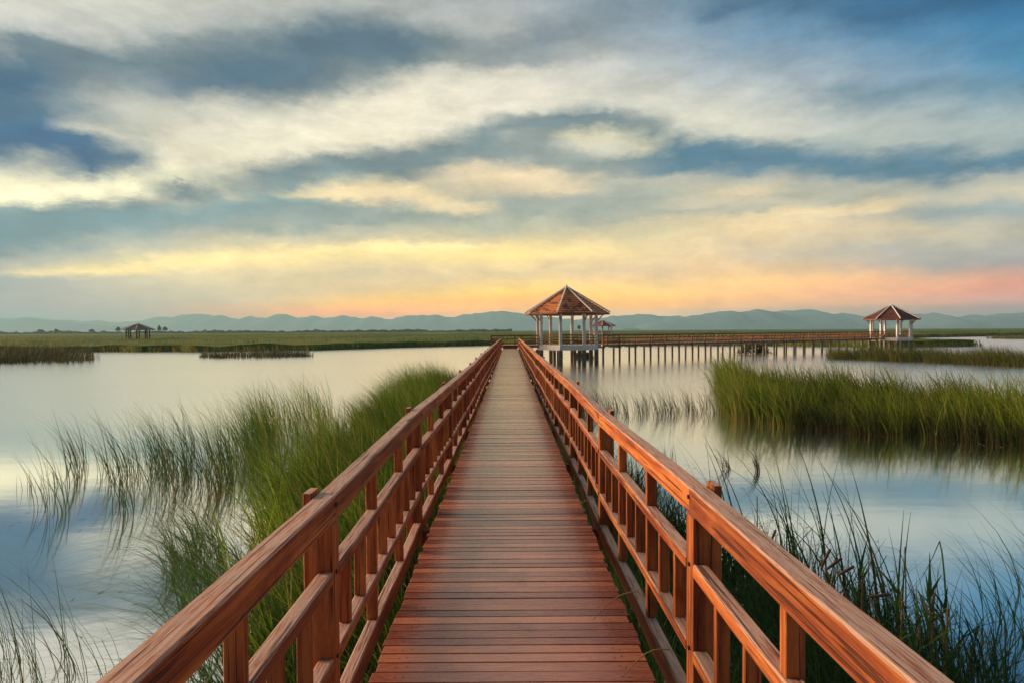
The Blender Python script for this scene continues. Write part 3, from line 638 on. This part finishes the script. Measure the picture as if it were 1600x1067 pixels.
def railing(label, p0, p1, base, parent=None, side=1, span=3.0, mat=None, group=None, wav=0.0, far=False, seed=1, rails=None, inner=0.0, step_cap=100, name='railing', posts=True):
    """p0,p1: line of the inner faces; side=+1 when the outside lies to the right of p0->p1"""
    mat = mat or M_WOOD; pm = mat
    p0 = Vector((*p0, 0)); p1 = Vector((*p1, 0)); d = p1 - p0; Ltot = d.length; d.normalize(); outw = Vector((d.y, -d.x, 0)) * side
    nb = max(1, round(Ltot / span)); sp = Ltot / nb
    if parent is None: root = empty(name, (p0.x, p0.y, base), label, 'railing', group)
    else:
        root = bpy.data.objects.new(name, None); C.objects.link(root); root.parent = parent; root.matrix_basis = wmat(parent).inverted() @ Matrix.Translation((p0.x, p0.y, base))
        if label: root['label'] = label
    r = random.Random(seed)
    offs = [(r.uniform(-wav, wav), r.uniform(-wav, wav)) for _ in range(nb + 1)]
    def pt(s, z, w):   # s along, z above base, w width centre outward
        k = min(nb - 1, max(0, int(s / sp))); f = s / sp - k
        dz = offs[k][0] * (1 - f) + offs[k + 1][0] * f; dx = offs[k][1] * (1 - f) + offs[k + 1][1] * f
        return p0 + d * s + outw * (w + dx * .8) + Vector((0, 0, base + z + dz))
    RL = rails or [('top_rail', .935, .13, .10), ('middle_rail', .605, .068, .075), ('lower_rail', .183, .062, .075), ('bottom_rail', -.165, .14, .072)]
    n = 1 if far else 5
    for (nm, zc, h, w) in RL:
        for k in range(nb):
            a, b = k * sp, (k + 1) * sp
            if nm != 'top_rail': a, b = a + .072, b - .048
            else: a, b = a + .013, b + .010
            timber(nm, pt(a, zc, w / 2), pt(b, zc, w / 2), w, h, mat, root, ch=.008, n=n, amp=0 if far else .0035)
    for k in range(nb + 1):
        s = min(max(k * sp + .012, 0.06), Ltot)
        top = pt(s, 1.022, .0725); bot = pt(s, -.34, .0725)
        if posts:
            # the post stands outside the rail and is notched round it: a full post below, a stub beside the rail
            timber('post', bot, pt(s, .862, .0725), .115, .141, pm, root, ch=.004, up=outw, share=False)
            if not far: timber('post_head', pt(s, .864, .1235), top + outw * .051, .115, .039, mat, root, ch=.003, up=outw, share=False)
    if not far:
        for k in range(1, min(nb + 1, 9)):
            for zb in (.955, .62, .20):
                c_ = pt(k * sp + .012, zb, -.001 if zb > .9 else .0005); M, _l = frame(c_, c_ - outw * .008)
                V, Fc = prism(0, 0, .011, 0, .008, 8); V = [(v[0], v[2], v[1]) for v in V]
                link('bolt', mesh('bolt', V, Fc), M, root, M_IRON)
    pk = []
    for k in range(nb):
        for j in (1, 2):
            s = (k + j / 3) * sp
            for (z0, z1) in ((.641, .868), (.216, .569), (-.093, .150)):
                pass
            timber('upright', pt(s, -.093, .045), pt(s, .868, .045), .045, .066, pm, root, ch=.003, up=outw)
        for j in range(3):
            for i in (1, 2): pk.append((k + j / 3 + i / 9) * sp)
    pk.sort(key=lambda s: (pt(s, 0, 0) - Vector((0, 0, base))).length)
    for s in pk[:step_cap]: timber('picket', pt(s, .216, .043), pt(s, .569, .043), .036, .062, pm, root, ch=.003, up=outw)
    if len(pk) > step_cap:
        mb = MB()
        for s in pk[step_cap:]: mb.beam(pt(s, .216, .043), pt(s, .569, .043), .036, .062, up=outw)
        o = link('pickets', mb.mesh('pickets'), None, root, mat); o['kind'] = 'stuff'
    return root

# main boardwalk, running straight away from the camera
YE = 63.0
bw = empty('boardwalk', (0, -3, DECK), 'long straight reddish plank boardwalk leading from the foreground to the pavilion', 'boardwalk')
deck('deck', bw, (0, -3), 0, YE + 3, .73, DECK, seed=3)
for s in (-1, 1): timber('side_beam', (s * .60, -3, DECK - .14), (s * .60, YE, DECK - .14), .09, .19, M_WOODD, bw)
for k in range(-1, 22):
    y = 3.0 * k + .10
    if k >= 0: timber('cross_beam', (-1.0, y + .10, DECK - .30), (1.0, y + .10, DECK - .30), .12, .16, M_WOODD, bw, share=True)
    for s in (-1, 1):
        V, Fc = prism(0, 0, .11, 0, DECK - .38 + 1.2, 12); link('pile', mesh('pile', V, Fc, True), Matrix.Translation((s * .62, y + .10, -1.2)), bw, M_CONC)
railing('left timber railing of the straight boardwalk, reddish and worn on top', (-.87, -3), (-.87, YE), DECK, side=-1, wav=.02, seed=4)
railing('right timber railing of the straight boardwalk, lit bright orange', (.87, -3), (.87, YE), DECK, side=1, wav=.02, seed=5)

# ------------------------------------------------------------------ pavilions
def pavilion(label, cx, cy, phase, R, Rc, floor, eave, apex, roofm, nocols=(), seed=1, fm=None, group='octagonal pavilions over the water', detail=True):
    root = empty('pavilion', (cx, cy, floor), label, 'pavilion', group)
    A = [phase + k * math.pi / 4 for k in range(8)]   # angle from +X towards the viewer
    def P(r_, a, z): return Vector((cx + r_ * math.cos(a), cy - r_ * math.sin(a), z))
    cr = lambda r_, z: [P(r_, a, z) for a in A]
    # floor slab with white edge beam
    t, b = cr(Rc + .22, floor), cr(Rc + .22, floor - .16)
    fm = fm or M_WHITE
    V = t + b; Fc = [tuple(reversed(range(8))), tuple(range(8, 16))] + [(i, (i + 1) % 8, 8 + (i + 1) % 8, 8 + i) for i in range(8)]
    link('floor', mesh('floor', V, Fc), None, root, fm)
    mb = MB()
    for k in range(8):
        mb.beam(P(Rc + .08, A[k], floor - .33), P(Rc + .08, A[(k + 1) % 8], floor - .33), .2, .335)
    link('edge_beam', mb.mesh('edge_beam'), None, root, fm)
    for a in A:
        q = P(Rc, a, floor)
        timber('column', q, P(Rc, a, eave - .05), .30, .30, fm, root, ch=.02)
        timber('pile', P(Rc, a, -1.2), P(Rc, a, floor - .503), .40, .40, M_CONC, root, ch=.02)
        timber('brace', P(Rc + .12, a, eave - .75), P(R - .55, a, eave + .02), .08, .10, M_WOODFAR, root, ch=.004)
    for a in (A[0] + .39, A[2] + .39, A[4] + .39, A[6] + .39): timber('inner_pile', P(Rc * .5, a, -1.2), P(Rc * .5, a, floor - .165), .3, .3, M_CONC, root, ch=.02)
    mb = MB()
    for k in range(8): mb.beam(P(Rc, A[k], eave - .02), P(Rc, A[(k + 1) % 8], eave - .02), .16, .24)
    link('ring_beam', mb.mesh('ring_beam'), None, root, M_WOODFAR)
    # roof: eight tiled faces with thickness, in courses
    V = []; Fc = []; UV = []; NR = 14
    top = Vector((cx, cy, apex)); under = []
    for k in range(8):
        a0, a1 = P(R, A[k], eave), P(R, A[(k + 1) % 8], eave); sl = ((a0 + a1) / 2 - top).length; hw = (a1 - a0).length / 2
        for j in range(NR):
            f0, f1 = j / NR, (j + 1) / NR; b_ = len(V)
            lift = Vector((0, 0, .045))
            q0, q1 = top.lerp(a0, f0), top.lerp(a1, f0); q2, q3 = top.lerp(a1, f1) + lift, top.lerp(a0, f1) + lift
            V += [q0, q1, q2, q3]; Fc.append((b_, b_ + 1, b_ + 2, b_ + 3)); UV += [(-hw * f0 + k * 7.3, -sl * f0), (hw * f0 + k * 7.3, -sl * f0), (hw * f1 + k * 7.3, -sl * f1), (-hw * f1 + k * 7.3, -sl * f1)]
            b_ = len(V); w0, w1 = top.lerp(a1, f1), top.lerp(a0, f1)
            V += [q3, q2, w0, w1]; Fc.append((b_, b_ + 1, b_ + 2, b_ + 3)); UV += [(0, 0)] * 4
    b_ = len(V); V += [P(R - .05, a, eave - .05) for a in A] + [Vector((cx, cy, apex - .18))]
    for k in range(8): Fc.append((b_ + k, b_ + (k + 1) % 8, b_ + 8)); UV += [(0, 0)] * 3
    me = mesh('roof', V, Fc); u = me.uv_layers.new(name='UVMap'); u.data.foreach_set('uv', [c for p in UV for c in p])
    rf = link('roof', me, None, root, roofm)
    for a in A: timber('hip_ridge', P(.04, a, apex + .10), P(R + .05, a, eave + .13), .15, .14, M_WHITE, rf, ch=.03)
    V, Fc = prism(cx, cy, .20, apex, apex + .30, 8, .05); link('finial', mesh('finial', V, Fc), None, rf, M_WHITE)
    mb = MB()
    for k in range(8): mb.beam(P(R, A[k], eave - .03), P(R, A[(k + 1) % 8], eave - .03), .05, .15)
    link('fascia', mb.mesh('fascia'), None, rf, M_WOODFAR)
    for k in range(8):
        if k in nocols: continue
        a, b = P(Rc, A[k], floor), P(Rc, A[(k + 1) % 8], floor); d = (b - a).normalized(); a, b = a + d * .16, b - d * .16
        mb = MB()
        for z, h in ((.98, .10), (.70, .08), (.42, .08), (.14, .08)): mb.beam(a + Vector((0, 0, z)), b + Vector((0, 0, z)), .06, h)
        for i in range(1, 4):
            c_ = a.lerp(b, i / 4); mb.beam(c_ + Vector((0, 0, .003)), c_ + Vector((0, 0, .925)), .05, .05)
        link('railing', mb.mesh('railing'), None, root, M_WOODFAR)
        if detail and k % 2 == 0:
            mb = MB(); n_ = Vector((cx, cy, 0)) - (a + b) / 2; n_.z = 0; n_.normalize()
            mb.beam(a + n_ * .35 + Vector((0, 0, .43)), b + n_ * .35 + Vector((0, 0, .43)), .35, .05)
            for f in (.12, .88):
                c_ = a.lerp(b, f) + n_ * .35; mb.beam(c_ + Vector((0, 0, .003)), c_ + Vector((0, 0, .40)), .08, .30)
            link('bench', mb.mesh('bench'), None, root, M_WOODFAR)
    return root
P1, P2 = (5.95, 64.2), (63.7, 102.0)
pavilion('nearest white columned pavilion with patchy orange tiled roof beside the end of the boardwalk', *P1, RAD(16.5), 4.5, 3.12, FLOOR, 5.18, 7.95, M_ROOF, nocols=(3, 7))
pavilion('far right pavilion with dark maroon roof at the end of the long side boardwalk', *P2, RAD(15), 4.35, 3.0, FLOOR, 5.0, 7.35, M_ROOF2, nocols=(3,))
pavilion('small distant red roofed pavilion partly hidden behind the nearest one', 34.2, 226.0, RAD(10), 4.9, 3.2, FLOOR, 5.0, 7.1, M_ROOF3, detail=False)
pavilion('lone distant pavilion with brown roof on the marsh at the left', -130.6, 215.0, RAD(20), 5.3, 3.5, 1.3, 4.35, 6.5, M_ROOF4, detail=False, nocols=range(8), fm=M_WOODD)

# cross walk where the boardwalk meets the pavilion
cw = empty('junction_platform', (0, YE, FLOOR), 'small raised platform at the far end of the straight boardwalk', 'platform')
deck('deck', cw, (-2.0, YE + 1.0), math.pi / 2, 5.3, .98, FLOOR, seed=8)
for y in (YE + .1, YE + 1.9): timber('edge_beam', (-2.0, y, FLOOR - .16), (3.2, y, FLOOR - .16), .10, .24, M_WHITE, cw)
for x in (-1.7, .0, 1.9):
    for y in (YE + .3, YE + 1.7): timber('pile', (x, y, -1.2), (x, y, FLOOR - .285), .24, .24, M_CONC, cw)
railing('brown timber railing across the far end of the straight boardwalk', (-2.0, YE + 2.0), (3.0, YE + 2.0), FLOOR, side=-1, far=True, mat=M_WOODFAR, span=2.5, seed=9)
railing('short brown railing left of the boardwalk end', (-2.0, YE), (-.95, YE), FLOOR, side=1, far=True, mat=M_WOODFAR, span=2, seed=10)
railing('short brown railing between the boardwalk end and the nearest pavilion', (1.05, YE), (3.0, YE), FLOOR, side=1, far=True, mat=M_WOODFAR, span=2, seed=11)
mb = MB()
for i in range(2): mb.box(-.72, .72, YE - .62 + .3 * i, YE - .01, DECK + .003 + .148 * i, DECK + .148 * (i + 1), .005)
link('step', mb.mesh('step'), None, cw, M_WOODFAR)

# side boardwalk to the far right pavilion
A0 = Vector((P1[0] + 3.25, P1[1] + 1.0)); B0 = Vector((P2[0] - 3.0, P2[1] - 1.2)); dv = (B0 - A0); LN = dv.length; dv.normalize(); ANG = math.atan2(dv.x, dv.y); nv = Vector((dv.y, -dv.x))
sb = empty('side_boardwalk', (A0.x, A0.y, FLOOR), 'long brown side boardwalk on many piles leading to the far right pavilion', 'boardwalk')
deck('deck', sb, A0, ANG, LN, .85, FLOOR, pitch=.15, seed=12)
for s in (-1, 1):
    a, b = A0 + nv * .8 * s, B0 + nv * .8 * s
    timber('side_beam', (a.x, a.y, FLOOR - .14), (b.x, b.y, FLOOR - .14), .12, .21, M_WHITE if s > 0 else M_WOODFAR, sb)
npil = int(LN / 2.42)
for k in range(npil + 1):
    for s in (-1, 1):
        c_ = A0 + dv * (.3 + k * 2.42 + (.55 if s < 0 else 0)) + nv * .74 * s
        if (c_ - B0).dot(dv) > 0: continue
        timber('pile', (c_.x, c_.y, -1.2), (c_.x, c_.y, FLOOR - .25), .20, .20, M_CONC, sb, ch=.02)
    c_ = A0 + dv * (.3 + k * 2.42); a, b = c_ - nv * .95, c_ + nv * .95
    timber('cross_beam', (a.x, a.y, FLOOR - .33), (b.x, b.y, FLOOR - .33), .16, .16, M_CONC, sb)
railing('brown picket railing on the near side of the side boardwalk', (A0 + nv * .88)[:], (B0 + nv * .88)[:], FLOOR, side=1, far=True, mat=M_WOODFAR, span=2.42, seed=13)
railing('brown picket railing on the far side of the side boardwalk', (A0 - nv * .88)[:], (B0 - nv * .88)[:], FLOOR, side=-1, far=True, mat=M_WOODFAR, span=2.42, seed=14)

# ------------------------------------------------------------------ plants one can tell apart
def tuft(name, label, x, y, n, H, lean, w, mat, seed, sig=.1, kink=.1, spread=.3, cat='reed tuft', group=None, segs=10, power=1.9):
    q = np.random.default_rng(seed).normal(0, sig, (n, 2)); me = blades(name, xyz(q), np.random.default_rng(seed + 1).uniform(*H, n), lean, w, mat, segs=segs, spread=spread, kink=kink, seed=seed, power=power)
    return tag(link(name, me, Matrix.Translation((x, y, 0))), label, cat, group)
tuft('reed_tuft', 'curved dark reed tuft alone in the water, the right one of two', *at(1186, 737), 22, (.6, 1.05), (-.55, 0), .016, M_REEDD, 71, .05, .1, .3, power=2.4)
tuft('reed_tuft', 'curved dark reed tuft in the water left of its twin', *at(1136, 733), 20, (.5, 1.0), (-.6, 0), .016, M_REEDD, 72, .09, .35, .35, power=2.2)
tuft('reed_tuft', 'short upright reed tuft just beyond the right railing', *at(1046, 722), 16, (.4, .75), (-.1, 0), .016, M_REEDD, 73, .09, .1, .35)
tuft('reed_tuft', 'single thin reed stand at the left side of the open water', *at(42, 765), 10, (.35, .6), (-.05, 0), .012, M_REEDD, 74, .12, .0, .1)

def bush(name, label, x, y, rx, ry, h, n, mat, seed, leaf=.12, cat='bush', z0=0.0, group=None):
    r = np.random.default_rng(seed); d = r.normal(0, 1, (n, 3)); d /= np.linalg.norm(d, axis=1)[:, None]; d[:, 2] = abs(d[:, 2])
    rad = r.uniform(.25, 1, n) ** .5 * (1 + .25 * fbm(d[:, 0] * 4, d[:, 1] * 4 + d[:, 2] * 3, seed)); p = d * rad[:, None] * np.array([rx, ry, h]); p[:, 2] += z0
    me = blades(name, p, r.uniform(.6, 1.3, n) * leaf, (0, 0), leaf * .6, mat, segs=2, spread=1.3, seed=seed, power=1.0)
    return link(name, me, Matrix.Translation((x, y, 0)))
for (px, py, w, h, lb, sd_) in ((1178, 553, 2.6, 1.5, 'round dark bush under the side boardwalk', 81), (910, 561, 1.2, .9, 'dark twiggy shrub in the water under the nearest pavilion', 82)):
    x, y = at(px, py); b_ = bush('bush', lb, x, y, w, 1.6, h, 1800, M_REEDD, sd_, .22); tag(b_, lb, 'bush')
# distant trees
r = random.Random(9)
def tree(px, D, h, w, label, seed):
    x = (px - 797) / F * D
    root = empty('tree', (x, D, 1.2), label, 'tree', 'trees on the far side of the marsh')
    V, Fc = prism(0, 0, .35, 0, h * .6, 7, .12); link('trunk', mesh('trunk', V, Fc), Matrix.Translation((x, D, 1.2)), root, M_WOODD)
    b_ = bush('crown', None, 0, 0, w, w, h * .52, 500, M_REEDD, seed, h * .16, z0=h * .42); b_.parent = root; b_.matrix_basis = Matrix.Identity(4)
for i, (px, D, h, w, lb) in enumerate([(186, 1000, 11, 3.0, 'small round tree just left of the lone pavilion'), (250, 1000, 12, 2.2, 'narrower of two trees right of the lone pavilion'), (259, 1010, 11, 3.4, 'wider of two trees right of the lone pavilion'), (66, 1050, 8, 6.0, 'broad low tree, third from the left edge'), (90, 1050, 8.5, 3.0, 'small tree left of the low gap in the treeline'), (145, 1020, 8, 4.0, 'small tree halfway between the left edge and the lone pavilion'), (905, 900, 9, 2.0, 'lone dark tree seen between the columns of the nearest pavilion')]):
    tree(px, D, h, w, lb, 90 + i)
q = np.random.default_rng(95); n = 26000; px = q.uniform(-150, 800, n); D = q.uniform(1080, 1180, n)
hh = np.clip(3.0 + 2.2 * fbm(px * .11, px * 0, 8) + 1.2 * fbm(px * .5, px * 0, 18), .8, 8)
P_ = np.stack([(px - 797) / F * D, D, 1.0 + q.uniform(0, 1, n) * hh], -1)
tag(link('treeline', blades('treeline', P_, q.uniform(1.0, 2.2, n), (0, 0), 1.6, M_REEDD, segs=2, spread=1.0, seed=5, power=1.0)), 'low dark wood along the horizon left of the boardwalk', 'treeline', kind='stuff')

# cattails and broad-leaved reeds behind the near right railing
def cattail(label, px, py, base, ang, tilt, ln, seed):
    """seed head whose middle is seen at px,py at the distance of base"""
    y = base; x = (px - 797) / F * y; z = EYE - (py - hor(px)) * y / F
    gx = x + .25; root = empty('cattail', (gx, y, 0), label, 'cattail', 'cattails behind the near right railing')
    c = Vector((x, y, z)); ax = Vector((math.cos(ang) * math.cos(tilt), math.sin(tilt), math.sin(ang) * math.cos(tilt))).normalized()
    a, b = c - ax * ln / 2, c + ax * ln / 2; low = a if a.z <= b.z else b
    V = []; Fc = []; M, l_ = frame(a, b)
    prof = [(0, .004), (.03, .011), (.5, .0125), (.97, .011), (1, .004)]
    for t, rr in prof:
        for k in range(10): V.append(M @ Vector((rr * math.cos(k * .6283), l_ * t, rr * math.sin(k * .6283))))
    for i in range(4):
        for k in range(10): Fc.append((i * 10 + k, i * 10 + (k + 1) % 10, (i + 1) * 10 + (k + 1) % 10, (i + 1) * 10 + k))
    Fc += [tuple(range(10)), tuple(range(49, 39, -1))]
    link('seed_head', mesh('seed_head', V, Fc, True), None, root, M_CAT)
    pts = [Vector((gx, y, -.1)), Vector((gx - .03, y, low.z * .55)), low]
    mb = MB(); prev_ = pts[0]
    for i in range(1, 9):
        t = i / 8; p = pts[0] * (1 - t) ** 2 + pts[1] * 2 * t * (1 - t) + pts[2] * t * t; mb.beam(prev_, p, .007, .007); prev_ = p
    link('stalk', mb.mesh('stalk'), None, root, M_STRAW)
    q_ = np.random.default_rng(seed).normal(0, .03, (5, 2)) + np.array([gx, y])
    link('leaves', blades('leaves', xyz(q_), np.random.default_rng(seed).uniform(.9, 1.5, 5), (-.2, 0), .017, M_REEDG, seed=seed, kink=.3, spread=.5, segs=9), None, root)
cattail('steep brown cattail head, leftmost of those behind the near right railing', 1293, 873, 5.1, RAD(60), .1, .16, 101)
cattail('brown cattail head leaning right, above the lying one', 1306, 883, 5.2, RAD(32), .1, .17, 102)
cattail('brown cattail head leaning right, the lower of the pair', 1325, 894, 5.0, RAD(32), -.1, .15, 103)
cattail('brown cattail head lying level near the water edge', 1378, 934, 4.6, RAD(4), .1, .17, 104)
cattail('tiny brown cattail head close to the top of the railing', 1210, 838, 6.2, RAD(65), .1, .12, 105)
def leafy(label, px, py, Y, n, h, seed, mat=M_REEDG):
    x = (px - 797) / F * Y; r = np.random.default_rng(seed); root = empty('leafy_reed', (x, Y, 0), label, 'reed', 'broad leaved reeds at the right bank')
    z1 = EYE - (py - hor(px)) * Y / F
    mb = MB(); mb.beam((x, Y, -.1), (x + .03, Y, z1), .011, .011); link('stalk', mb.mesh('stalk'), None, root, M_STRAW)
    zs = np.linspace(z1 - .55, z1, n); P_ = np.stack([np.full(n, x), np.full(n, Y), zs], -1)
    link('leaves', blades('leaves', P_, r.uniform(.16, .34, n), (0, 0), .026, mat, seed=seed, spread=1.0, segs=5, power=1.1), None, root)
for i, (px, py, Y, lb) in enumerate([(1408, 925, 4.7, 'reddish tipped leafy reed, tallest at the right bank'), (1457, 930, 4.8, 'leafy reed with a thin red tip near the blue water'), (1480, 955, 4.9, 'dark upright leafy reed, rightmost of the bank'), (1436, 965, 4.6, 'short leafy reed low beside the tallest one'), (1345, 905, 4.9, 'leafy reed standing among the cattails')]):
    leafy(lb, px, py, Y, 16, 1, 110 + i)
# dry stalks poking over the edge of the deck
for i, (a, b, lb) in enumerate([((.84, 4.02, DECK + .06), (.50, 3.72, DECK + .012), 'dry reed leaf lying over the right edge of the deck'), ((.86, 3.30, DECK + .05), (.58, 3.12, DECK + .012), 'dry reed leaf on the deck nearest to the camera'), ((.95, 6.2, DECK + .05), (.66, 6.05, DECK + .04), 'short dry stalk poking through the right railing further on')]):
    mb = MB(); a, b = Vector(a), Vector(b); p_ = a
    for k in range(1, 7):
        t = k / 6; p = a.lerp(b, t) + Vector((0, 0, .05 * math.sin(t * 3.1))); mb.beam(p_, p, .010 * (1.1 - t * .8), .004); p_ = p
    tag(link('dry_leaf', mb.mesh('dry_leaf'), None, None, M_STRAW), lb, 'leaf')

# ------------------------------------------------------------------ evening haze
m = Mat('haze_air'); v = m.n('ShaderNodeVolumePrincipled'); v.inputs['Color'].default_value = (*HALB, 1)
v.inputs['Density'].default_value = HZ; v.inputs['Anisotropy'].default_value = HG_
m.l(v.outputs[0], m.out.inputs['Volume'])
x0, x1, y0, y1, z0, z1 = -9300, 9300, -400, 9800, -4.5, 330
V = [(x, y, z) for z in (z0, z1) for y in (y0, y1) for x in (x0, x1)]
o = link('haze', mesh('haze', V, [(0, 2, 3, 1), (4, 5, 7, 6), (0, 1, 5, 4), (2, 6, 7, 3), (0, 4, 6, 2), (1, 3, 7, 5)]), mat=m.m)
tag(o, 'pale evening haze lying over the lake, marsh and mountains', 'haze', kind='stuff')

# dead leaves and scum afloat between the reeds
r = np.random.default_rng(120); qs = []
for poly_, n in (([(-9, 9), (-4.5, 6), (-4.6, 12), (-5.6, 18), (-10, 17)], 90), ([(3.2, 8), (6, 8.5), (7, 15), (3.2, 17)], 60), ([(3, 24), (8, 22), (16, 16.5), (22, 15), (22, 16.5), (9, 24.5)], 260), ([(2.2, 3), (4.8, 3.8), (5.6, 7), (3, 9)], 160)):
    qs.append(fill(poly_, n, int(r.integers(1e6)), 1.4, 1.2))
q = np.concatenate(qs); mb = MB()
for x, y in q:
    a = r.uniform(0, 6.28); l = r.uniform(.03, .14); w = r.uniform(.004, .009)
    mb.beam((x, y, .004), (x + l * math.cos(a), y + l * math.sin(a), .006), w, .003)
tag(link('floating_litter', mb.mesh('floating_litter'), None, None, M_STRAW), 'dead reed stems floating on the water among the reeds', 'litter', kind='stuff')
